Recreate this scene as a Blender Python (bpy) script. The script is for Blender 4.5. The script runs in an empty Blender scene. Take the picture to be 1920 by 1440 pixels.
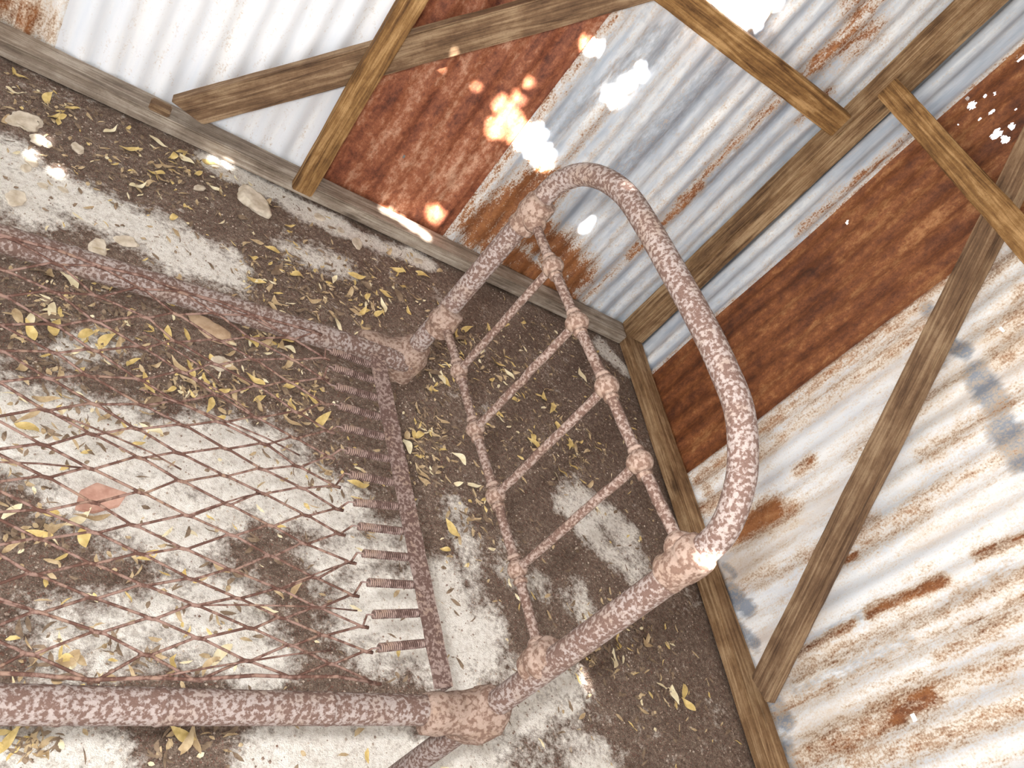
import bpy, bmesh, math, random
import numpy as np
from mathutils import Vector, Matrix, noise
random.seed(7); np.random.seed(7)
scene=bpy.context.scene
col=scene.collection
try: scene.view_settings.view_transform='Standard'
except Exception: pass

# ------------------------------------------------------------------ camera
F=1445.0; H=1.45
U=Vector((1530,-1580,-F)).normalized()
Xc=Vector((2280,896,F)); Xc=(Xc-U*Xc.dot(U)).normalized()
Yc=U.cross(Xc)
if Yc.dot(Vector((-271,-1576,F)))<0: Yc=-Yc
Yc.normalize()
def w(c): c=Vector(c); return Vector((c.dot(Xc),c.dot(Yc),c.dot(U)))
R=w((1,0,0)); Dn=w((0,1,0)); Fw=w((0,0,1))
C=Vector((0,0,H))
cam=bpy.data.cameras.new('camera'); co=bpy.data.objects.new('camera',cam); col.objects.link(co)
M=Matrix(((R.x,-Dn.x,-Fw.x,0),(R.y,-Dn.y,-Fw.y,0),(R.z,-Dn.z,-Fw.z,H),(0,0,0,1)))
co.matrix_world=M; cam.sensor_width=36; cam.lens=36*F/1920; cam.clip_start=0.02
scene.camera=co
def hit(px,py,p0,n):
    d=w((px-960,py-720,F)); n=Vector(n)
    return C+d*((Vector(p0)-C).dot(n)/d.dot(n))
def onz(px,py,z=0): return hit(px,py,(0,0,z),(0,0,1))
YA=2.27; XB=2.0; YS=2.372; XS=2.102
def ony(px,py,y=YS): return hit(px,py,(0,y,0),(0,1,0))
def onx(px,py,x=XS): return hit(px,py,(x,0,0),(1,0,0))

# ------------------------------------------------------------------ materials
def srgb(r,g,b):
    f=lambda c:(c/255/12.92) if c/255<=0.04045 else ((c/255+0.055)/1.055)**2.4
    return (f(r),f(g),f(b),1)
class NT:
    def __init__(s,name):
        s.m=bpy.data.materials.new(name); s.m.use_nodes=True; s.t=s.m.node_tree; s.t.nodes.clear()
        s.out=s.n('ShaderNodeOutputMaterial'); s.b=s.n('ShaderNodeBsdfPrincipled')
        s.l(s.b.outputs[0],s.out.inputs[0]); s.tc=s.n('ShaderNodeTexCoord')
        s.b.inputs['Specular IOR Level'].default_value=0.25
    def n(s,t,**k):
        x=s.t.nodes.new(t)
        for a,v in k.items(): setattr(x,a,v)
        return x
    def l(s,a,b): s.t.links.new(a,b)
    def map(s,scale):
        m=s.n('ShaderNodeMapping'); s.l(s.tc.outputs['Object'],m.inputs[0]); m.inputs['Scale'].default_value=scale
        return m.outputs[0]
    def noise(s,scale,detail=4,rough=.55,vec=None,dist=0):
        x=s.n('ShaderNodeTexNoise'); x.inputs['Scale'].default_value=scale; x.inputs['Detail'].default_value=detail
        x.inputs['Roughness'].default_value=rough; x.inputs['Distortion'].default_value=dist
        s.l(vec if vec else s.tc.outputs['Object'],x.inputs['Vector']); return x.outputs[0]
    def vor(s,scale,vec=None,out='Distance'):
        x=s.n('ShaderNodeTexVoronoi'); x.inputs['Scale'].default_value=scale
        s.l(vec if vec else s.tc.outputs['Object'],x.inputs['Vector']); return x.outputs[out]
    def attr(s,name):
        x=s.n('ShaderNodeAttribute',attribute_name=name); return x.outputs['Fac']
    def math(s,op,a,b=None,clamp=False):
        x=s.n('ShaderNodeMath',operation=op); x.use_clamp=clamp
        for i,v in enumerate((a,b)):
            if v is None: continue
            if isinstance(v,(int,float)): x.inputs[i].default_value=v
            else: s.l(v,x.inputs[i])
        return x.outputs[0]
    def rng(s,v,a,b,c=0,d=1):
        x=s.n('ShaderNodeMapRange'); s.l(v,x.inputs[0])
        for i,k in enumerate((a,b,c,d)): x.inputs[i+1].default_value=k
        return x.outputs[0]
    def ramp(s,v,stops):
        x=s.n('ShaderNodeValToRGB'); s.l(v,x.inputs[0]); e=x.color_ramp.elements
        while len(e)<len(stops): e.new(.5)
        for el,(p,c) in zip(e,stops): el.position=p; el.color=c
        return x.outputs[0]
    def mix(s,f,a,b):
        x=s.n('ShaderNodeMix',data_type='RGBA')
        if isinstance(f,(int,float)): x.inputs[0].default_value=f
        else: s.l(f,x.inputs[0])
        for i,v in ((6,a),(7,b)):
            if isinstance(v,tuple): x.inputs[i].default_value=v
            else: s.l(v,x.inputs[i])
        return x.outputs[2]
    def fin(s,color,rough=.8,bump=None,bs=.3,bd=.002):
        if isinstance(color,tuple): s.b.inputs['Base Color'].default_value=color
        else: s.l(color,s.b.inputs['Base Color'])
        s.b.inputs['Roughness'].default_value=rough
        if bump is not None:
            x=s.n('ShaderNodeBump'); x.inputs['Strength'].default_value=bs; x.inputs['Distance'].default_value=bd
            s.l(bump,x.inputs['Height']); s.l(x.outputs[0],s.b.inputs['Normal'])
        return s.m

def mat_rust_tube(name,light,dark,scale=95,th=.5):
    s=NT(name)
    a=s.noise(scale,3,.55); b=s.noise(scale*3,3,.6); c=s.noise(9,3); e=s.noise(22,3)
    v=s.math('ADD',a,s.math('MULTIPLY',s.math('SUBTRACT',c,.5),.2))
    v=s.math('ADD',v,s.math('MULTIPLY',s.math('SUBTRACT',b,.5),.2))
    f=s.rng(v,th-.07,th+.05)
    lt=s.mix(s.rng(b,.35,.7),light,tuple(min(1,x*1.15) for x in light[:3])+(1,))
    lt=s.mix(s.math('MULTIPLY',s.rng(e,.5,.7),.45),lt,srgb(142,116,92))
    dk=s.mix(s.rng(b,.3,.7),dark,tuple(x*.75 for x in dark[:3])+(1,))
    colr=s.mix(f,lt,dk)
    return s.fin(colr,.8,s.math('ADD',a,b),.5,.002)
M_TUBE=mat_rust_tube('rusted_enamel_tube',srgb(146,134,129),srgb(108,85,76),165,.495)
M_ROD=mat_rust_tube('rusted_rod',srgb(140,123,114),srgb(104,80,70),170,.49)
M_CAST=mat_rust_tube('rusted_casting',srgb(145,125,113),srgb(118,93,80),120,.52)
M_BAR=mat_rust_tube('rusted_bar',srgb(134,116,109),srgb(96,74,67),150,.49)
M_WIRE=mat_rust_tube('rusted_wire',srgb(130,104,94),srgb(94,66,56),80,.5)
M_SPRING=mat_rust_tube('rusted_spring',srgb(138,116,109),srgb(102,79,72),80,.5)

def mat_sheet(name,axis,za,zb,zc,dust=srgb(196,170,140),rust_stops=None,streak=1.0,cloud=0.,rl=.40,rh=.58):
    s=NT(name)
    vec=s.map((1,1,.10)); vec2=s.map((1,1,.35))
    n1=s.noise(16,5,.6,vec); n2=s.noise(60,6,.7,vec2); n3=s.noise(170,3,.6); n4=s.noise(5,4,.6)
    z=s.ramp(n1,[(0.32,zc),(.5,za),(.68,zb)])
    sp=s.rng(s.noise(38,5,.65,s.map((1,1,.5))),.5,.62)
    z=s.mix(s.math('MULTIPLY',sp,.35*streak),z,zc)
    if cloud:
        z=s.mix(s.math('MULTIPLY',s.rng(s.noise(6,6,.65,s.map((1,1,.35))),.50,.68),cloud),z,srgb(194,202,214))
        z=s.mix(s.math('MULTIPLY',s.rng(s.noise(4.3,6,.7,s.map((1.3,1.3,.3))),.50,.68),cloud*.8),z,srgb(212,192,170))
        z=s.mix(s.math('MULTIPLY',s.rng(s.noise(200,4,.8),.58,.7),.55),z,srgb(162,142,120))
    dk=s.math('ADD',s.attr('dark'),s.math('MULTIPLY',s.math('SUBTRACT',n2,.5),.9))
    z=s.mix(s.rng(dk,.36,.66),z,srgb(142,150,162))
    r=s.attr('rust')
    mod=s.math('ADD',s.math('MULTIPLY',s.math('SUBTRACT',n2,.5),1.1),s.math('MULTIPLY',s.math('SUBTRACT',n3,.5),.9))
    v=s.math('ADD',r,mod)
    v=s.math('ADD',v,s.math('MULTIPLY',s.math('SUBTRACT',n1,.5),.6))
    dustm=s.math('MULTIPLY',s.rng(v,.12,.5),.8)
    z=s.mix(dustm,z,dust)
    rm=s.rng(v,rl,rh)
    st=rust_stops or [(.3,srgb(86,50,32)),(.45,srgb(128,80,50)),(.56,srgb(164,108,66)),(.7,srgb(206,156,108))]
    rn=s.math('ADD',s.math('MULTIPLY',n1,.30),s.math('MULTIPLY',s.noise(45,7,.8,s.map((1,1,.7))),.40))
    rn=s.math('ADD',rn,s.math('MULTIPLY',s.noise(9,5,.65,s.map((1,1,.6))),.30))
    rc=s.ramp(rn,st)
    rc=s.mix(s.math('MULTIPLY',s.rng(n3,.55,.7),.45),rc,srgb(58,32,24))
    c=s.mix(rm,z,rc)
    s.b.inputs['Specular IOR Level'].default_value=0.3
    return s.fin(c,.55,n2,.2,.002)
W1=srgb(240,242,246); W2=srgb(252,252,252); G1=srgb(196,203,212)
M_WHITE=mat_sheet('galvanised_sheet_pale','A',W1,W2,srgb(230,235,242),streak=.2)
M_GALV=mat_sheet('galvanised_sheet_blue_grey','A',srgb(204,209,215),srgb(240,241,241),srgb(158,168,182))
M_WB=mat_sheet('galvanised_sheet_whitewashed','B',srgb(242,242,241),srgb(252,252,251),srgb(226,229,233),dust=srgb(214,190,158),streak=.4,cloud=.65,rl=.38,rh=.74)
M_RUSTA=mat_sheet('rusted_sheet_red','A',G1,W1,G1,rust_stops=[(.38,srgb(76,44,34)),(.45,srgb(122,70,50)),(.52,srgb(160,98,68)),(.60,srgb(208,162,134))])
M_RUSTB=mat_sheet('rusted_sheet_brown','B',G1,W1,G1,rust_stops=[(.38,srgb(66,38,24)),(.46,srgb(106,61,36)),(.53,srgb(138,85,50)),(.62,srgb(188,136,90))])

def mat_wood(name,a,b,c):
    s=NT(name)
    g=s.noise(1,7,.7,s.map((3.5,75,75)),.6); k=s.noise(1,4,.6,s.map((3,9,9)),1.2); f=s.noise(220,2)
    m=s.noise(12,5,.7)
    v=s.math('ADD',s.math('MULTIPLY',g,.5),s.math('MULTIPLY',k,.3)); v=s.math('ADD',v,s.math('MULTIPLY',m,.2))
    colr=s.ramp(v,[(.40,a),(.5,b),(.59,c)])
    colr=s.mix(s.math('MULTIPLY',s.rng(f,.55,.75),.35),colr,a)
    kn=s.vor(1,s.map((3.2,11,11)))
    colr=s.mix(s.math('MULTIPLY',s.rng(kn,.06,.14,1,0),.7),colr,srgb(56,40,28))
    return s.fin(colr,.8,g,.7,.004)
WOOD_GREY=mat_wood('weathered_timber_grey',srgb(100,86,74),srgb(148,133,118),srgb(190,177,162))
WOOD_BR=mat_wood('weathered_timber_brown',srgb(80,57,38),srgb(138,107,75),srgb(184,154,118))
WOOD_WARM=mat_wood('weathered_timber_warm',srgb(76,50,28),srgb(140,104,62),srgb(188,150,102))
WOOD_DK=mat_wood('weathered_timber_dark',srgb(76,56,41),srgb(126,99,74),srgb(168,142,112))

def mat_floor():
    s=NT('dirt_floor')
    n0=s.noise(6,9,.68); n1=s.noise(22,8,.72); n2=s.noise(90,5,.7); n3=s.noise(330,2,.6)
    p=s.attr('pale')
    v=s.math('ADD',p,s.math('MULTIPLY',s.math('SUBTRACT',n1,.5),1.2))
    v=s.math('ADD',v,s.math('MULTIPLY',s.math('SUBTRACT',n0,.5),1.7))
    v=s.math('ADD',v,s.math('MULTIPLY',s.math('SUBTRACT',n2,.5),.8))
    soil=s.ramp(s.math('ADD',s.math('MULTIPLY',n2,.6),s.math('MULTIPLY',n3,.4)),[(.36,srgb(76,62,52)),(.5,srgb(120,103,91)),(.6,srgb(152,135,121)),(.7,srgb(202,190,178))])
    soil=s.mix(s.math('MULTIPLY',s.rng(n0,.35,.6,1,0),.4),soil,srgb(78,63,53))
    sp=s.rng(s.vor(170),.0,.22,1,0)
    sel=s.rng(s.noise(70,2),.5,.58)
    soil=s.mix(s.math('MULTIPLY',sp,sel),soil,srgb(226,214,202))
    red=s.math('MULTIPLY',s.rng(s.noise(240,2),.56,.66),.5)
    soil=s.mix(red,soil,srgb(134,84,70))
    pale=s.ramp(n2,[(.35,srgb(206,197,186)),(.5,srgb(232,226,217)),(.7,srgb(244,240,233))])
    c=s.mix(s.rng(v,.28,.74),soil,pale)
    c=s.mix(s.math('MULTIPLY',s.rng(s.noise(200,3,.7),.60,.68),.5),c,srgb(112,96,85))
    return s.fin(c,.95,s.math('ADD',n2,n3),.8,.005)
M_FLOOR=mat_floor()
def mat_simple(name,a,b,scale=60,rough=.85,bs=.4):
    s=NT(name); n=s.noise(scale,4,.6); return s.fin(s.ramp(n,[(.35,a),(.65,b)]),rough,n,bs,.002)
M_GROUND=mat_simple('sandy_ground',srgb(86,82,77),srgb(100,96,90),20)
M_SUN_MASK=mat_simple('sun_mask_grey',srgb(150,150,150),srgb(185,185,185),8)
M_LEAF=[mat_simple('dry_leaf_yellow',srgb(194,166,100),srgb(230,206,144),50,.6),
        mat_simple('dry_leaf_tan',srgb(168,142,106),srgb(208,186,150),50,.7),
        mat_simple('dry_leaf_brown',srgb(110,91,74),srgb(154,133,111),50,.8),
        mat_simple('dry_leaf_pale',srgb(220,204,164),srgb(242,232,200),50,.6)]
M_STONE=mat_simple('pale_stone',srgb(180,164,142),srgb(220,208,190),35)
M_BRICK=mat_simple('tan_stone',srgb(168,140,112),srgb(200,174,146),40)
M_TERRA=mat_simple('terracotta_shard',srgb(172,128,112),srgb(202,162,144),40)
M_CHIP=mat_simple('grit',srgb(120,92,78),srgb(206,192,176),12)

# ------------------------------------------------------------------ helpers
def link(name,me,mat=None,parent=None,recentre=True,smooth=True,label=None,cat=None,kind=None,group=None):
    ob=bpy.data.objects.new(name,me); col.objects.link(ob)
    if mat: me.materials.append(mat)
    if recentre and me is not None and len(me.vertices):
        n=len(me.vertices); a=np.empty(n*3); me.vertices.foreach_get('co',a); a=a.reshape(-1,3)
        c=(a.min(0)+a.max(0))/2; a-=c; me.vertices.foreach_set('co',a.ravel()); ob.location=Vector(c)
        me.update()
    if smooth: me.polygons.foreach_set('use_smooth',[True]*len(me.polygons))
    if parent: setp(ob,parent)
    if label: ob['label']=label
    if cat: ob['category']=cat
    if kind: ob['kind']=kind
    if group: ob['group']=group
    return ob
def world_loc(ob):
    l=Vector(ob.location); p=ob.parent
    while p: l=l+Vector(p.location); p=p.parent
    return l
def setp(ob,parent):
    ob.parent=parent; ob.location=Vector(ob.location)-world_loc(parent)
def empty(name,loc,**k):
    e=bpy.data.objects.new(name,None); e.empty_display_size=.1; col.objects.link(e); e.location=loc
    for a,b in k.items(): e[a]=b
    return e
def tube_data(pts,r,n=16,verts=None,faces=None,caps=True,closed=False):
    verts=verts if verts is not None else []; faces=faces if faces is not None else []
    pts=[Vector(p) for p in pts]; N=len(pts); base=len(verts)
    rs=r if isinstance(r,(list,tuple)) else [r]*N
    t=(pts[1]-pts[0]).normalized(); up=Vector((0,0,1)) if abs(t.z)<.9 else Vector((1,0,0))
    a=t.cross(up).normalized()
    for i,p in enumerate(pts):
        t=(pts[min(i+1,N-1)]-pts[max(i-1,0)]).normalized()
        a=(a-t*a.dot(t)).normalized(); b=t.cross(a)
        for k in range(n):
            th=2*math.pi*k/n; verts.append(p+(a*math.cos(th)+b*math.sin(th))*rs[i])
    for i in range(N-1):
        for k in range(n):
            q=base+i*n; faces.append((q+k,q+(k+1)%n,q+n+(k+1)%n,q+n+k))
    if caps:
        faces.append(tuple(base+k for k in reversed(range(n)))); faces.append(tuple(base+(N-1)*n+k for k in range(n)))
    return verts,faces
def mesh(name,vf):
    me=bpy.data.meshes.new(name); me.from_pydata([tuple(v) for v in vf[0]],[],vf[1]); me.update(); return me
def rough(vf,amp,sc=60):
    v,f=vf
    return [p+Vector((noise.noise(p*sc),noise.noise(p*sc+Vector((9,0,0))),noise.noise(p*sc+Vector((0,9,0)))))*amp for p in v],f
def dense(p,q,n=40,jit=0):
    p=Vector(p);q=Vector(q); return [p.lerp(q,i/n)+Vector((random.gauss(0,jit),random.gauss(0,jit),random.gauss(0,jit))) for i in range(n+1)]
def ball(c,r,verts,faces,squash=None,seg=18,ring=12,axis=Vector((0,0,1))):
    pts=[];rs=[]
    for i in range(ring+1):
        th=math.pi*i/ring; pts.append(Vector(c)-axis*math.cos(th)*r*(squash or 1)); rs.append(max(1e-4,math.sin(th)*r))
    tube_data(pts,rs,seg,verts,faces,caps=False)
def beam(name,P,Q,wd,th,side,mat,label,cat='timber beam',kind=None,group=None,sh=0.0):
    P=Vector(P);Q=Vector(Q); L=(Q-P).length; x=(Q-P).normalized(); y=Vector(side); y=(y-x*y.dot(x)).normalized(); z=x.cross(y)
    bm=bmesh.new(); bmesh.ops.create_cube(bm,size=1)
    for v in bm.verts:
        v.co=Vector((v.co.x*L,v.co.y*wd,v.co.z*th))
        if sh: v.co.x+=sh*v.co.y/wd
    bmesh.ops.bevel(bm,geom=bm.edges[:],offset=.004,segments=2,affect='EDGES')
    es=[e for e in bm.edges if abs((e.verts[0].co-e.verts[1].co).x)>L*.6]
    bmesh.ops.subdivide_edges(bm,edges=es,cuts=60,use_grid_fill=False)
    for v in bm.verts:
        k=noise.noise(Vector((v.co.x*3+P.x*7,v.co.y*9,v.co.z*9)))+.5*noise.noise(Vector((v.co.x*14+P.x*7,v.co.y*20,v.co.z*20)))
        v.co.y+=k*.003; v.co.z+=noise.noise(Vector((v.co.x*4,P.y*3+v.co.y*20,v.co.z*9+4)))*.0015
    me=bpy.data.meshes.new(name); bm.to_mesh(me); bm.free()
    ob=link(name,me,mat,recentre=False,smooth=False,label=label,cat=cat,kind=kind,group=group)
    m=Matrix((x,y,z)).transposed().to_4x4(); m.translation=(P+Q)/2; ob.matrix_world=m
    return ob

# ------------------------------------------------------------------ floor
def fh(x,y):
    return .006*noise.noise(Vector((x*5,y*5,0)))+.004*noise.noise(Vector((x*18,y*18,3)))+.0015*noise.noise(Vector((x*60,y*60,3)))-.006
pale_px=[((60,330),(400,490),.07,.95),((20,300),(60,380),.08,.9),((330,470),(420,500),.07,.95),((400,300),(640,425),.04,1.15),((560,470),(640,500),.06,.75),((640,430),(800,490),.035,1.0),  # strong strips along the back plate paint sunlight into the floor colour
 ((0,800),(480,870),.10,1.0),((200,900),(330,980),.09,1.0),((330,840),(640,950),.085,.95),((250,960),(420,960),.06,.8),((0,780),(60,840),.08,.9),
 ((120,1210),(420,1120),.08,.65),((320,1180),(480,1240),.07,.75),((0,1400),(200,1420),.04,.85),((500,1430),(760,1400),.05,.95),((620,1380),(700,1430),.05,.95),
 ((700,1150),(880,1200),.10,.95),((860,950),(890,1100),.045,.6),((900,1400),(1050,1280),.08,.8),((780,1430),(900,1400),.07,.95),((840,1100),(860,1260),.07,.9),
 ((1080,930),(1180,1000),.055,.8),((1160,1000),(1220,1080),.045,.65),((1150,1040),(1200,1080),.04,.7),((1060,940),(1120,1010),.045,.7),((1000,1400),(1120,1420),.06,.5),
 ((1130,650),(1170,690),.04,.9),((1090,1100),(1100,1160),.04,.55),((620,1040),(740,1010),.06,.65),((100,340),(200,400),.06,.9),((130,640),(200,650),.05,.5),((950,1080),(1080,1120),.05,.45)]  # first entry paints the bright gap at the room corner into the floor
x0,x1,y0,y1,st=-1.3,2.1,-.5,2.37,.011
xs=np.arange(x0,x1+st,st); ys=np.arange(y0,y1+st,st); gx,gy=np.meshgrid(xs,ys)
def segd(gx,gy,a,b):
    ax,ay=a;bx,by=b; dx,dy=bx-ax,by-ay; L=dx*dx+dy*dy+1e-9
    t=np.clip(((gx-ax)*dx+(gy-ay)*dy)/L,0,1); return np.hypot(gx-ax-t*dx,gy-ay-t*dy)
pale=np.full(gx.shape,.06)
for a,b,r,s_ in pale_px:
    A=onz(*a);B=onz(*b); d=segd(gx,gy,(A.x,A.y),(B.x,B.y)); pale=np.maximum(pale,s_*np.clip(1.25-.58*d/r,0,1)**1.3)
def grid_mesh(name,V,ny,nx,keep=None):
    idx=np.arange(ny*nx).reshape(ny,nx)
    f=np.stack([idx[:-1,:-1],idx[:-1,1:],idx[1:,1:],idx[1:,:-1]],-1).reshape(-1,4)
    if keep is not None: f=f[keep.ravel()]
    me=bpy.data.meshes.new(name); me.from_pydata(V.tolist(),[],f.tolist()); me.update(); return me
zz=np.array([[fh(a,b) for a in xs] for b in ys])
V=np.stack([gx,gy,zz],-1).reshape(-1,3)
me=grid_mesh('floor',V,len(ys),len(xs))
at=me.attributes.new('pale','FLOAT','POINT'); at.data.foreach_set('value',pale.ravel().astype(np.float32))
link('floor',me,M_FLOOR,recentre=False,kind='structure',label='dark dirt floor with worn pale concrete patches and light painted in along the back plate')
g=bpy.data.meshes.new('ground'); g.from_pydata([(-15,-15,-.03),(15,-15,-.03),(15,15,-.03),(-15,15,-.03)],[],[(0,1,2,3)])
link('ground',g,M_GROUND,recentre=False,kind='structure',label='sandy ground outside the shed')

# ------------------------------------------------------------------ corrugated walls
PITCH=.076
def blobmask(cu,cz,h,r,i):
    rr=random.Random(i*17+3); m=np.zeros(cu.shape,bool)
    for k in range(5):
        a=rr.uniform(0,6.28); o=r*rr.uniform(.3,.95) if k else 0; q=r*rr.uniform(.3,.65) if k else r*.75
        x=cu-h[0]-o*math.cos(a); y=cz-h[1]-o*math.sin(a)*.8; an=np.arctan2(y,x)
        m|=np.hypot(x,y)<q*(1+.16*np.sin(an*4+k*2)+.12*np.sin(an*7+k))
    return m
def sheet(name,wall,u0,u1,off,mat,rust0,rblobs,dblobs,holes,label,dark0=0.,phase=0,z1=2.28,edge=0.,amp=.010,du=PITCH/12,dz=.012):
    us=np.arange(u0,u1+du*.5,du); zs=np.arange(-.005,z1,dz); gu,gz=np.meshgrid(us,zs)
    wav=.12*np.sin(gz*5+gu*3)
    dep=off+amp*np.sin(2*np.pi*gu/PITCH+phase+wav)+.003*np.sin(gz*7+gu*4)
    if wall=='A': V=np.stack([gu,YS+dep,gz],-1)
    else: V=np.stack([XS+dep,gu,gz],-1)
    def uv(p):
        q=ony(*p) if wall=='A' else onx(*p); return (q.x if wall=='A' else q.y,q.z)
    rust=np.full(gu.shape,rust0); dark=np.full(gu.shape,dark0)
    if edge: 
        dd=np.minimum(gu-u0,u1-gu); rust=np.maximum(rust,edge*np.clip(1-dd/.09,0,1))
    for a,b,r,s_ in rblobs:
        d=segd(gu,gz,uv(a),uv(b)); k=np.clip(1.25-.75*d/r,0,1)
        rust=np.where(s_<0, rust+s_*k, np.maximum(rust,s_*k))
    for a,b,r,s_ in dblobs:
        d=segd(gu,gz,uv(a),uv(b)); dark=np.maximum(dark,s_*np.clip(1.25-.75*d/r,0,1))
    cu=(gu[:-1,:-1]+gu[1:,1:])/2; cz=(gz[:-1,:-1]+gz[1:,1:])/2; keep=np.ones(cu.shape,bool)
    for i,(p,r) in enumerate(holes): keep&=~blobmask(cu,cz,uv(p),r,i)
    me=grid_mesh(name,V.reshape(-1,3),len(zs),len(us),keep)
    for nm,arr in (('rust',rust),('dark',dark)):
        at=me.attributes.new(nm,'FLOAT','POINT'); at.data.foreach_set('value',arr.ravel().astype(np.float32))
    return link(name,me,mat,recentre=False,label=label)
wa=empty('wall_back',(0,YS,0),kind='structure',label='shed wall of mixed corrugated iron sheets')
wb=empty('wall_right',(XS,0,0),kind='structure',label='shed wall of stained corrugated iron sheets')
ax=lambda p:ony(*p).x
by=lambda p:onx(*p).y
b0=ax((106,80)); b1=ax((598,322)); b2=ax((872,402)); b3=ax((1150,500))
A=[]
A.append(sheet('corrugated_sheet','A',-1.9,b0+.01,.004,M_WB,.2,[((0,0),(60,40),.08,.6)],[],[],'weathered corrugated sheet with rust staining'))
A.append(sheet('corrugated_sheet','A',b0,b1+.01,0,M_WHITE,.0,[],[],[],'pale clean corrugated iron sheet',amp=.007))
A.append(sheet('corrugated_sheet','A',b1,b2,.006,M_RUSTA,1.05,[],[],[((757,297),.006)],'red-brown rusted corrugated iron sheet',amp=.0055))
galvR=[((900,430),(1010,350),.11,.70),((1010,440),(1080,520),.10,.68),((930,460),(1060,560),.07,.75),((1180,480),(1310,350),.03,.58),((1320,330),(1460,190),.015,.5),
       ((1530,120),(1620,60),.07,.48),((1600,20),(1680,-60),.07,.48),((1500,230),(1560,170),.02,.5),((1060,300),(1180,160),.03,.36),((1380,60),(1450,0),.05,.38)]
galvD=[((1000,280),(1230,60),.05,.5),((1150,330),(1420,60),.06,.6),((1240,420),(1500,170),.04,.62),((1190,150),(1260,60),.06,.5),((1420,250),(1560,80),.04,.5)]
A.append(sheet('corrugated_sheet','A',b2-.02,b3+.02,-.004,M_GALV,.10,galvR,galvD,[((1345,20),.03),((1300,-10),.05)],'galvanised blue-grey corrugated sheet with rust near the base',edge=.42,amp=.0065,dz=.006))
A.append(sheet('corrugated_sheet','A',b3,2.1,.004,M_GALV,.10,galvR,galvD,[],'galvanised corrugated sheet beside the corner post',edge=.38,amp=.0065))
for o in A: setp(o,wa)
c0=by((1238,692)); c1=by((1292,888)); c2=by((1480,1330))
B=[]
B.append(sheet('corrugated_sheet','B',c0-.02,2.37,0,M_GALV,.05,[((1500,430),(1700,260),.03,.5)],[],[],'narrow strip of galvanised corrugated sheet',edge=.45,amp=.007))
B.append(sheet('corrugated_sheet','B',c1,c0,-.006,M_RUSTB,1.1,[],[],
   [((1825,200),.017),((1862,212),.009),((1872,255),.018),((1900,240),.010),((1840,225),.006),((1590,418),.006),((1910,110),.015),((1850,183),.006),((1888,262),.012),((1815,186),.008),((1868,178),.004),((1800,236),.003),((1905,206),.004)],'deep brown rusted corrugated iron sheet with holes',amp=.0038,du=.0026,dz=.0035))
wr=[((1385,995),(1450,955),.05,.82),((1500,1225),(1600,1170),.02,.74),((1630,1150),(1765,1088),.022,.78),((1530,1405),(1740,1305),.07,.58),((1680,1345),(1740,1305),.035,.8),
    ((1495,880),(1520,860),.025,.62),((1320,910),(1330,930),.03,.5),((1420,850),(1900,480),.04,.45),((1310,900),(1860,440),.05,.5),((1380,1010),(1480,960),.05,.5),
    ((1740,850),(1900,740),.05,.42),((1580,1040),(1720,960),.05,.42),((1560,1060),(1600,1040),.02,.65),((1830,1040),(1920,1010),.02,.65),((1500,1260),(1920,1080),.045,.45),((1500,1420),(1920,1230),.05,.47),
    ((1310,960),(1360,930),.04,.55),((1880,650),(1920,560),.08,.42),((1600,850),(1800,700),.04,.38),((1400,1100),(1640,980),.04,.40),((1700,950),(1920,830),.03,.40),((1600,1440),(1920,1330),.05,.45),((1760,1230),(1900,1160),.03,.5)]
wd=[((1830,700),(1870,760),.045,.85),((1770,640),(1810,660),.03,.8),((1880,800),(1920,860),.05,.8),((1735,575),(1745,590),.03,.7),((1370,1110),(1400,1140),.04,.8),((1440,1300),(1470,1350),.04,.8),((1500,1300),(1700,1200),.04,.52),((1390,1180),(1420,1210),.03,.65),((1360,1060),(1380,1080),.02,.6),((1470,1400),(1490,1440),.04,.65),((1700,720),(1760,680),.05,.5),((1560,1180),(1700,1110),.03,.45),((1750,1150),(1900,1060),.03,.45)]
B.append(sheet('corrugated_sheet','B',c2,c1+.01,0,M_WB,.16,wr,wd,[((1523,668),.022),((1540,655),.010),((1515,680),.008),((1880,617),.006)],'whitewashed corrugated sheet with rust flecks',edge=.5,amp=.0045,du=.005,dz=.007))
B.append(sheet('corrugated_sheet','B',-.7,c2+.01,.005,M_WB,.19,wr,wd,[((1712,1345),.006)],'whitewashed corrugated sheet with brown stains',edge=.4,amp=.0045))
for o in B: setp(o,wb)

# ------------------------------------------------------------------ timber
beam('bottom_plate',(-2.0,YA+.045,.025),(XB,YA+.045,.025),.09,.05,(0,1,0),WOOD_GREY,'grey weathered timber bottom plate under corrugated wall','timber plate')
beam('bottom_plate',(XB+.045,-.8,.025),(XB+.045,YA+.09,.025),.09,.05,(1,0,0),WOOD_BR,'brown timber bottom plate along the stained wall','timber plate')
beam('corner_post',(XB+.045,YA+.045,.05),(XB+.045,YA+.045,2.28),.09,.09,(1,0,0),WOOD_BR,'square brown timber post in the shed corner','timber post')
s0=ony(575,338,YA-.025); beam('timber_stud',(s0.x,YA-.027,.04),(s0.x,YA-.027,2.28),.068,.044,(1,0,0),WOOD_WARM,'upright brown timber stud nailed over the bottom plate','timber stud')
p=ony(352,207,YA+.024);q=ony(1180,-22,YA+.024); q2=p+(q-p)*1.3
beam('timber_brace',p,q2,.095,.042,(0,0,1),WOOD_DK,'diagonal timber brace behind the stud','timber brace',sh=-.05)
p=ony(1265,-8,YA-.023);q=ony(1574,232,YA-.023); d_=(p-q); p2=q+d_*((s0.x+.05-q.x)/d_.x)
beam('timber_rail',p2,q,.082,.044,(0,0,1),WOOD_WARM,'pale brown horizontal rail ending at corner post','timber rail')
p=onx(1668,168,XB-.023);q=onx(1920,447,XB-.023); q2=p+(q-p)*2.6
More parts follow.
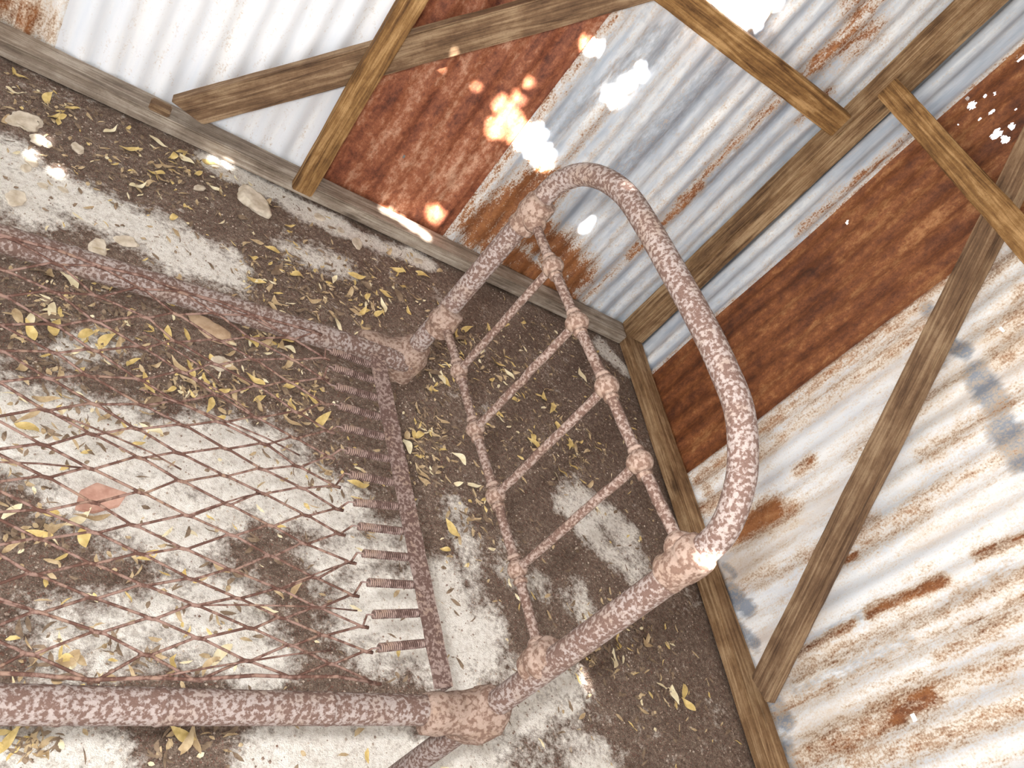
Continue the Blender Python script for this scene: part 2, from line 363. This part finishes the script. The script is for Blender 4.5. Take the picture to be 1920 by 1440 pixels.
beam('timber_rail',p,q2,.072,.044,(0,0,1),WOOD_WARM,'brown horizontal rail starting at the corner post','timber rail')
p=onx(1430,1295,XB+.024);q=onx(1868,410,XB+.024); q2=p+(q-p)*1.35
beam('timber_brace',p,q2,.078,.044,(0,1,0),WOOD_DK,'long diagonal timber brace across stained wall','timber brace',sh=.03)
p=onz(300,203,.05); beam('timber_block',(p.x-.03,YA+.02,.062),(p.x+.03,YA+.02,.062),.04,.024,(0,1,0),WOOD_DK,'small dark timber block on bottom plate','timber block')

# ------------------------------------------------------------------ bed
zN,zF=.41,.465
B1=onz(900,1325,zN); B2=onz(765,668,zF)
hd=(B2-B1); hn=Vector((-hd.y,hd.x,0)).normalized(); 
def hb(px,py): return hit(px,py,B1,hn)
bed=empty('bed_frame',((B1.x+B2.x)/2,(B1.y+B2.y)/2,0),label='rusted iron bed frame with arched tubular headboard and wire base',category='bed')
r=.0205
N_top=hb(1287,1060); F_top=hb(1000,392)
N_leg=hb(855,1374)
def tofloor(top,bot): 
    d=(bot-top); t=(0.0-top.z)/d.z; return top+d*t
Nf=tofloor(N_top,N_leg); Ff=tofloor(F_top,B2)
def on_post(top,bot,z): return top+(bot-top)*((z-top.z)/(bot.z-top.z))
corner_px=[(1315,1040),(1352,1000),(1382,930),(1393,860),(1386,770),(1356,690),(1318,610),(1260,505),(1205,410),(1170,362),(1128,334),(1085,328),(1040,348),(1005,383)]
cp=[hb(*c) for c in corner_px]
pts=[N_top]+cp[1:-1]+[F_top]
def catmull(P,n=8):
    out=[]; Q=[P[0]*2-P[1]]+P+[P[-1]*2-P[-2]]
    for i in range(1,len(Q)-2):
        for k in range(n):
            t=k/n; a,b,c,d=Q[i-1],Q[i],Q[i+1],Q[i+2]
            out.append(.5*((2*b)+(c-a)*t+(2*a-5*b+4*c-d)*t*t+(3*b-a-3*c+d)*t**3))
    out.append(P[-1]); return out
v,f=tube_data(catmull(pts),.0195,20)
tube_data(dense(Nf,N_top,60),r,20,v,f); tube_data(dense(on_post(F_top,Ff,zF-.045),F_top,60),r,20,v,f)
head=link('headboard',mesh('headboard',(v,f)),M_TUBE,bed)
ud=(B2-B1).normalized()
def collar(name,c,axis,prof,n=24,mat=M_CAST,parent=head,extra=None):
    P=[];Q=[]
    for (a,b),(c2_,d2) in zip(prof[:-1],prof[1:]):
        for k in range(4): P.append(a+(c2_-a)*k/4); Q.append(b+(d2-b)*k/4)
    P.append(prof[-1][0]);Q.append(prof[-1][1])
    v,f=tube_data([Vector(c)+axis*a for a in P],Q,n)
    if extra: extra(v,f)
    return link(name,mesh(name,rough((v,f),.0028)),mat,parent)
axN=(N_top-Nf).normalized(); axF=(F_top-Ff).normalized()
prof=[(-.036,.021),(-.034,.026),(-.014,.0265),(0,.0285),(.014,.0295),(.026,.028),(.034,.026),(.037,.02)]
uprN=hb(1283,1055); uprF=hb(997,402)
lowN=hb(1015,1238); lowF=hb(833,602)
inN=hb(1272,1015); inF=hb(1002,418)
collar('collar',uprN,axN,prof,extra=lambda v,f:ball(uprN+ud*.02+Vector((0,0,.004)),.022,v,f))
collar('collar',uprF,axF,prof,extra=lambda v,f:ball(uprF-ud*.018,.022,v,f))
prof2=[(-.032,.021),(-.028,.027),(-.014,.0275),(-.006,.031),(.006,.031),(.014,.0275),(.028,.026),(.032,.02)]
collar('collar',lowN,axN,prof2,extra=lambda v,f:ball(lowN+ud*.02,.018,v,f))
collar('collar',lowF,axF,prof2,extra=lambda v,f:ball(lowF-ud*.016,.016,v,f))
up=[hb(1200,867),hb(1138,725),hb(1082,605),hb(1036,500)]
lo=[hb(970,1068),hb(929,930),hb(891,805),hb(861,695)]
def rod(name,P,rad,parent=head,mat=M_ROD,j=.0004):
    v,f=[],[]
    for a,b in zip(P[:-1],P[1:]): tube_data(dense(a,b,16,j),rad,12,v,f)
    return link(name,mesh(name,(v,f)),mat,parent)
rod('crossbar',[inN]+up+[inF],.0088); rod('crossbar',[lowN]+lo+[lowF],.0085)
for a,b in zip(lo,up): rod('spindle',[a,b],.0075)
for P,rr in ((up,.0195),(lo,.0175)):
    for c in P:
        v,f=[],[]; ball(c,rr,v,f,.95,20,14,(up[3]-up[0]).normalized())
        tube_data([c-ud*.024,c-ud*.018],[.0115,.0125],14,v,f); tube_data([c+ud*.018,c+ud*.024],[.0125,.0115],14,v,f)
        link('ball_joint',mesh('ball_joint',rough((v,f),.0012)),M_CAST,head)
n0=onz(100,1322,zN); n1=onz(700,1330,zN); f0=onz(0,447,zF); f1=onz(640,642,zF)
nd=(n1-n0).normalized(); fd=(f1-f0).normalized()
def axis_near(p,d,t): return p+d*((t-p).dot(d))
def rail(p,d,endp,marks):
    e=axis_near(p,d,endp); s=e-d*1.75
    L=1.75; P=[];RR=[]
    ts=sorted(set([i*L/60 for i in range(61)]+[m+k for m in marks for k in (-.006,-.003,.003,.006)]))
    for t in ts:
        P.append(s+d*t); RR.append(.0243 if any(abs(t-m)<=.0035 for m in marks) else .0228)
    return link('side_rail',mesh('side_rail',tube_data(P,RR,22)),M_TUBE,bed),e
mn=[(onz(a,1325,zN)-axis_near(n0,nd,B1)).dot(nd)+1.75 for a in (112,612,300)]
mf=[(onz(a,b,zF)-axis_near(f0,fd,B2)).dot(fd)+1.75 for a,b in ((135,488),(300,535))]
rN,eN=rail(n0,nd,B1,mn); rF,eF=rail(f0,fd,B2,mf)
def fine(P,Rr,k=5):
    A_=[];B_=[]
    for i in range(len(P)-1):
        for j in range(k): A_.append(P[i].lerp(P[i+1],j/k)); B_.append(Rr[i]+(Rr[i+1]-Rr[i])*j/k)
    return A_+[P[-1]],B_+[Rr[-1]]
def bracket(e,d,ax_):
    c=e; v,f=[],[]
    P,Q=fine([c-d*.112,c-d*.109,c-d*.085,c-d*.05,c-d*.03,c-d*.005,c+d*.024,c+d*.034],[.024,.030,.033,.032,.037,.043,.036,.015]); tube_data(P,Q,24,v,f)
    P,Q=fine([c-ax_*.050,c-ax_*.047,c-ax_*.02,c+ax_*.02,c+ax_*.042,c+ax_*.048],[.024,.034,.041,.040,.032,.023]); tube_data(P,Q,24,v,f)
    P,Q=fine([c-d*.060-ax_*.018,c-d*.035-ax_*.032,c-ax_*.04],[.016,.026,.03]); tube_data(P,Q,16,v,f)
    return link('corner_bracket',mesh('corner_bracket',rough((v,f),.0045,40)),M_CAST,bed)
bracket(on_post(N_top,Nf,zN),nd,axN); bracket(on_post(F_top,Ff,zF-.006),fd,axF)
# angle-iron cross bar
bn=(n1-n0).cross(f1-n0).normalized()
if bn.z<0: bn=-bn
def bp(px,py,off=.0): return hit(px,py,n0+bn*off,bn)
pA=bp(706,664,.034); pB=bp(832,1290,.030)
bd=(pB-pA); L=bd.length; bd.normalize(); bs=bd.cross(bn).normalized()
if bs.x>0: bs=-bs   # toward the wire base
hw=.0165
prof_pts=[(-hw,.003),(hw,.003),(hw,-.026),(hw-.004,-.026),(hw-.004,-.002),(-hw,-.002)]
vv,ff=[],[]; NN=60
for i in range(NN+1):
    c=pA+bd*(L*i/NN)
    for a,b in prof_pts: vv.append(c-bs*(a+.0005*math.sin(i*.9))+bn*b)
K=len(prof_pts)
for i in range(NN):
    for k in range(K): ff.append((i*K+k,i*K+(k+1)%K,(i+1)*K+(k+1)%K,(i+1)*K+k))
ff.append(tuple(range(K))[::-1]); ff.append(tuple(NN*K+k for k in range(K)))
cb=mesh('cross_bar',(vv,ff)); bm=bmesh.new(); bm.from_mesh(cb); bmesh.ops.recalc_face_normals(bm,faces=bm.faces[:]); bm.to_mesh(cb); bm.free()
link('cross_bar',cb,M_BAR,bed,smooth=False,label='angle-iron bar')
W=(pB-pA).length
def helix(Lh,rad,turns,wr):
    P=[]; n=turns*12
    for i in range(n+1):
        t=i/n; a=2*math.pi*turns*t; P.append(Vector((t*Lh,rad*math.cos(a),rad*math.sin(a))))
    v,f=tube_data(P,wr,6); tube_data([Vector((-.018,0,.004)),Vector((-.006,0,0)),Vector((0,0,0)),Vector((.002,rad,0))],wr,6,v,f)
    tube_data([Vector((Lh-.002,rad,0)),Vector((Lh,0,0)),Vector((Lh+.012,0,0))],wr,6,v,f); return mesh('spring',(v,f))
SL=.084
hm=helix(SL,.0060,22,.0015); hm.materials.append(M_SPRING); hm.polygons.foreach_set('use_smooth',[True]*len(hm.polygons))
spy=[690,718,751,787,823,864,908,952,998,1046,1097,1149,1205]
def sag(v): return -.024*math.sin(math.pi*max(0,min(1,v)))
ends=[]
for y in spy:
    cpt=bp(706+(832-706)*(y-664)/(1290-664),y,.02); v=(cpt-pA).dot(bd)/W
    a=pA+bd*(v*W)+bs*(hw-.004)-bn*.009
    dirv=(-nd.lerp(fd,1-v)).normalized(); dirv=(dirv+Vector((0,0,sag(v)*.8-.01))+bd*(random.uniform(-.04,.04)+.2*(v-.35))).normalized()
    ob=bpy.data.objects.new('spring',hm); col.objects.link(ob)
    xa=dirv; ya=(bd-xa*bd.dot(xa)).normalized(); za=xa.cross(ya)
    m=Matrix((xa,ya,za)).transposed().to_4x4(); ob.parent=bed
    m.translation=a-Vector(bed.location); ob.matrix_local=m
    ends.append((v,a+dirv*(SL+.011)))
# woven wire base: long diamonds
vv,ff=[],[]
nv=26; v0=-.020; dv=(W+.012)/nv; hu=.064; nu=19; inward=.112
def node(j,k,off=0):
    v=v0+k*dv; vn=v/W
    base=pA+bd*v
    d=-(nd.lerp(fd,1-min(1,max(0,vn))).normalized())
    rr=random.Random(j*131+k*17+off)
    u=inward+j*hu+rr.gauss(0,.004)
    p=base+d*u+bd*(rr.gauss(0,.0018)+.005*math.sin(u*9+k*.6)*(0 if k==0 else 1))
    s=sag(vn)*(1.0+.3*math.sin(u*5))
    return p+Vector((0,0,-.014+s+rr.gauss(0,.0025)))
for k in range(nv):
    P=[]
    for j in range(nu):
        top=((j+k)%2==1)
        c=node(j,k+(1 if top else 0))
        tw=Vector((.007,0,0)); o=bd*(-.0014 if top else .0014)
        P+= [c+tw+o+Vector((0,0,.0012)), c-o*.7+Vector((0,0,-.001)), c-tw+o+Vector((0,0,.0012))]
    tube_data(P,.0021,6,vv,ff)
for k in (0,nv): tube_data([node(j,k)+Vector((0,0,.002)) for j in range(nu)],.0028,6,vv,ff)
for j in range(nu):
    for k in range(nv+1):
        if (j+k)%2==0:
            c=node(j,k); tube_data([c+Vector((.010,0,0)),c,c-Vector((.010,0,0))],.0031,6,vv,ff)
for vq,e in ends:
    ks=sorted([k for k in range(nv+1) if k%2==0],key=lambda k:abs((v0+k*dv)/W-vq)); tube_data([e,node(0,ks[0])],.0019,6,vv,ff)
for _ in range(14):
    j=random.randint(0,10);k=random.randint(1,nv-2)
    a=node(j,k);b=node(j+random.choice((2,3,4)),min(nv,max(0,k+random.choice((-2,-1,1,2)))))
    m=(a+b)/2+Vector((0,0,.008)); tube_data([a,a.lerp(m,.5)+Vector((0,0,.004)),m,m.lerp(b,.5)+Vector((0,0,.002)),b],.0015,6,vv,ff)
link('wire_mesh',mesh('wire_mesh',(vv,ff)),M_WIRE,bed,label='sagging rusted diamond wire netting')

# ------------------------------------------------------------------ leaves
def leaf_mesh(i,L,Wd,curl,bend,mat):
    n=10; v=[];f=[]
    for a in range(n+1):
        t=a/n; wv=Wd*.5*math.sin(math.pi*min(1,t**.8))*(1-.25*t)+.0006
        x=(t-.5)*L; yb=bend*L*math.sin(math.pi*t)
        zc=curl*L*((t-.5)**2)*2+.003*math.sin(t*7+i)
        tw=.35*math.sin(i*2.1+t*2.5)
        for s in (-1,0,1):
            v.append((x,yb+s*wv*math.cos(tw),zc+abs(s)*wv*.3+s*wv*math.sin(tw)))
    zmin=min(p[2] for p in v); v=[(a,b,c-zmin) for a,b,c in v]
    for a in range(n):
        for s in (0,1): q=a*3+s; f.append((q,q+1,q+4,q+3))
    m=bpy.data.meshes.new('leaf'); m.from_pydata(v,[],f); m.update(); m.polygons.foreach_set('use_smooth',[True]*len(f)); m.materials.append(mat); return m
leaves=[]
for i in range(24):
    leaves.append(leaf_mesh(i,random.uniform(.036,.062),random.uniform(.012,.022),random.uniform(.03,.25),random.uniform(-.15,.2),M_LEAF[[0,1,2,3,0,1,0,1][i%8]]))
regs=[(330,310,110,50,3),(130,190,110,50,1.5),(530,500,60,30,1),(700,540,90,50,2.2),(560,560,120,40,1.5),(230,630,200,50,3),(100,560,90,40,1.5),(120,780,110,50,1.2),
 (850,660,50,50,2),(800,830,30,60,2),(1000,800,90,60,1.4),(560,740,60,40,1.5),(380,720,90,40,2),(1090,850,40,50,1),(960,700,50,40,1.4),(890,950,40,60,.8),
 (80,950,80,60,1.2),(300,1080,200,90,.8),(1180,1200,70,60,1.2),(1100,1230,30,30,.7),(200,1230,150,40,1),(60,1390,50,30,.6),(360,1390,60,30,.3),(620,880,60,50,.6),(1250,1320,50,50,.5),(500,620,60,30,1.2),(1040,640,60,40,.8),(350,400,200,60,.8)]
tw_=[r_[4] for r_ in regs]
labs={0:'dry curled yellow leaf on the dirt floor',1:'dry tan leaf on the dirt floor',2:'brown withered leaf on the dirt floor',3:'pale dry leaf on the dirt floor'}
def place():
    while True:
        g=random.choices(regs,tw_)[0]
        px=random.gauss(g[0],g[2]*.75); py=random.gauss(g[1],g[3]*.75)
        p=onz(px,py,0)
        if p.x<XB-.04 and p.y<YA-.04 and p.x>-.9 and p.y>-.2: return p
leafpos=[]
for i in range(285):
    li=random.randrange(24); mi=[0,1,2,3,0,1,0,1][li%8]
    p=place(); ob=bpy.data.objects.new('leaf',leaves[li]); col.objects.link(ob); leafpos.append((p.x,p.y))
    ob.location=(p.x,p.y,fh(p.x,p.y)+.0015); ob.rotation_euler=(random.uniform(-.2,.2),random.uniform(-.2,.2),random.uniform(0,6.28))
    s=random.uniform(.65,1.25); ob.scale=(s,s,s)
    ob['label']=labs[mi]; ob['category']='leaf'; ob['group']='fallen leaves on the floor'
LP=np.array(leafpos)
# stones
stones=[(47,226,.04,.034),(478,378,.06,.045),(146,275,.02,.015),(238,450,.03,.018),(185,464,.035,.02),(72,262,.02,.02),(108,320,.02,.016),(60,300,.02,.013),(86,266,.018,.014),(50,312,.014,.012),(82,345,.012,.01),(120,352,.012,.009),(670,455,.03,.018),(600,405,.022,.014),(640,430,.016,.012),(785,488,.02,.012),(1180,655,.03,.02),(415,680,.028,.02),(1218,1090,.018,.012),(375,350,.02,.012),(30,370,.03,.02)]  # the one at the room corner stands in for a bright gap of light
occ=[(onz(a,b),max(c,d)*1.35) for a,b,c,d in stones]+[(onz(398,618),.085),(onz(185,930),.08)]
def free(x,y): return all((x-c.x)**2+(y-c.y)**2>q*q for c,q in occ) and ((LP[:,0]-x)**2+(LP[:,1]-y)**2).min()>.011**2
vv,ff=[],[];mats=[]
def add_frag(p,L,Wd,z):
    a=random.uniform(0,6.28); ca,sa=math.cos(a),math.sin(a); b=len(vv); bend=random.uniform(-.3,.3)
    for t in (-.5,-.2,.2,.5):
        wv=Wd*.5*(1 if abs(t)<.3 else .15)
        for s in (-1,1):
            x=t*L; y=s*wv+bend*L*t*t*2
            vv.append((p.x+x*ca-y*sa,p.y+x*sa+y*ca,z+random.uniform(0,.004)))
    for k in range(3): q=b+k*2; ff.append((q,q+1,q+3,q+2)); mats.append(mi_)
for i in range(4000):
    p=place() if random.random()<.7 else Vector((random.uniform(-.4,XB-.03),random.uniform(.2,YA-.03),0))
    if not free(p.x,p.y): continue
    mi_=random.choices([0,1,2,3],[.5,1.5,3,.4])[0]
    add_frag(p,random.uniform(.008,.034),random.uniform(.002,.010),fh(p.x,p.y)+.001)
for i in range(8000):
    x=random.uniform(-.4,XB-.01);y=random.uniform(.15,YA-.01); s=random.uniform(.0012,.0038); z=fh(x,y)+s*.4
    if not free(x,y): continue
    b=len(vv); 
    for d in ((1,0,0),(-1,0,0),(0,1,0),(0,-1,0),(0,0,.8),(0,0,-.8)):
        k=s*random.uniform(.7,1.2); vv.append((x+d[0]*k,y+d[1]*k,z+d[2]*k))
    for t in ((0,2,4),(2,1,4),(1,3,4),(3,0,4),(2,0,5),(1,2,5),(3,1,5),(0,3,5)): ff.append(tuple(b+q for q in t)); mats.append(4)
me=mesh('floor_litter',(vv,ff))
for m in M_LEAF+[M_CHIP]: me.materials.append(m)
me.polygons.foreach_set('material_index',mats)
link('floor_litter',me,None,smooth=False,label='crushed leaves, bark and grit scattered over dirt floor',cat='litter',kind='stuff')
def stone(px,py,sz,mat,label,name='stone',flat=.5,seed=0):
    p=onz(px,py,0); bm=bmesh.new(); bmesh.ops.create_icosphere(bm,subdivisions=4,radius=1)
    rx,ry=sz; a=random.uniform(0,3.14)
    for v in bm.verts:
        c=v.co.copy(); k=1+.38*noise.noise(c*1.2+Vector((seed*5,0,0)))+.12*noise.noise(c*4+Vector((seed,0,0)))
        c=c*k; c.z=max(-.5,min(.55,c.z))
        v.co=Vector((c.x*rx,c.y*ry,c.z*min(rx,ry)*flat))
    me=bpy.data.meshes.new(name); bm.to_mesh(me); bm.free()
    ob=link(name,me,mat,recentre=False,label=label,cat=name.replace('_',' ')); ob.rotation_euler=(0,0,a)
    ob.location=(p.x,p.y,fh(p.x,p.y)+min(rx,ry)*flat*.3)
for i,(px,py,sx_,sy_) in enumerate(stones): stone(px,py,(sx_,sy_),M_STONE,'pale rounded stone lying on the dirt floor',seed=i+1,flat=.45)
stone(398,618,(.06,.03),M_BRICK,'flat tan stone fragment under the wire netting',seed=33,flat=.3)
p=onz(185,930); ring=[(-.05,-.02),(-.02,-.035),(.03,-.03),(.055,-.005),(.03,.012),(.005,.03),(-.03,.018)]
bm=bmesh.new(); vs=[bm.verts.new((a,b,0)) for a,b in ring]; fc=bm.faces.new(vs)
ex=bmesh.ops.extrude_face_region(bm,geom=[fc]); bmesh.ops.translate(bm,verts=[v for v in ex['geom'] if isinstance(v,bmesh.types.BMVert)],vec=(0,0,.009))
bmesh.ops.recalc_face_normals(bm,faces=bm.faces[:]); bmesh.ops.bevel(bm,geom=bm.edges[:],offset=.0015,segments=2,affect='EDGES')
me=bpy.data.meshes.new('terracotta_shard'); bm.to_mesh(me); bm.free()
ob=link('terracotta_shard',me,M_TERRA,recentre=False,smooth=False,label='pinkish terracotta shard beneath the wire netting',cat='terracotta shard'); ob.location=(p.x,p.y,fh(p.x,p.y)-.001); ob.rotation_euler=(0,.04,.5)

# ------------------------------------------------------------------ added unseen roof, holes shaped to cast the light patches; sun
S=Vector((.15,.75,-.66)).normalized(); ZR=2.3
tg=[]
def pa(px,py,r_): tg.append((ony(px,py,YS-.01),r_))
for t in [(945,195,.04),(960,215,.05),(985,250,.06),(1010,285,.05),(930,240,.035),(975,180,.02),(1150,180,.035),(1180,155,.03),(1205,135,.025),(1165,185,.025),(1110,85,.03),(820,398,.036),
          (1100,425,.020),(1108,415,.016),(832,122,.012),(900,160,.012),(1000,150,.016),(1340,50,.05),(1375,65,.04),(1385,15,.10),(1320,5,.10),(1430,-10,.10),(1260,5,.03)]: pa(*t)
for px,py,r_ in [(735,400,.018),(755,412,.018),(775,425,.020),(795,440,.020),(720,393,.012)]: tg.append((onz(px,py,.05),r_))
for px,py,r_ in [(60,290,.008),(85,262,.010),(108,320,.012),(400,300,.010),(425,306,.009),(1105,1285,.009),(1095,1270,.007)]: tg.append((onz(px,py,0),r_))
tg.append((hb(1322,1046),.012)); tg.append((hb(1150,350),.006))
xs=np.arange(-2.6,2.25,.009); ys=np.arange(-3.4,2.45,.009); gx,gy=np.meshgrid(xs,ys)
cx=(gx[:-1,:-1]+gx[1:,1:])/2; cy=(gy[:-1,:-1]+gy[1:,1:])/2; keep=np.ones(cx.shape,bool)
for i,(p,rr) in enumerate(tg):
    t=(p.z-ZR)/S.z; q=p-S*t
    keep&=~blobmask(cx,cy,(q.x,q.y),rr,i+50)
V=np.stack([gx,gy,np.full(gx.shape,ZR)],-1).reshape(-1,3)
link('sun_mask_roof',grid_mesh('sun_mask_roof',V,len(ys),len(xs),keep),M_SUN_MASK,recentre=False,kind='structure',label='unseen roof sheeting added to block sun, holes shaped to cast light patches')
sun=bpy.data.lights.new('sun','SUN'); sun.energy=90; sun.angle=math.radians(.6); sun.color=(1,.98,.95)
so=bpy.data.objects.new('sun',sun); col.objects.link(so); so.rotation_euler=(-S).to_track_quat('Z','Y').to_euler(); so.location=(0,-3,5)
fl=bpy.data.lights.new('camera_flash','AREA'); fl.energy=27; fl.size=.06; fl.color=(1,.99,.98)
fo=bpy.data.objects.new('camera_flash',fl); col.objects.link(fo)
fo.matrix_world=M.copy(); fo.location=C-Dn*.07-R*.05-Fw*.02
wd_=bpy.data.worlds.new('world'); scene.world=wd_; wd_.use_nodes=True
bg=wd_.node_tree.nodes['Background']; bg.inputs[0].default_value=(.95,.97,1,1); bg.inputs[1].default_value=2.1
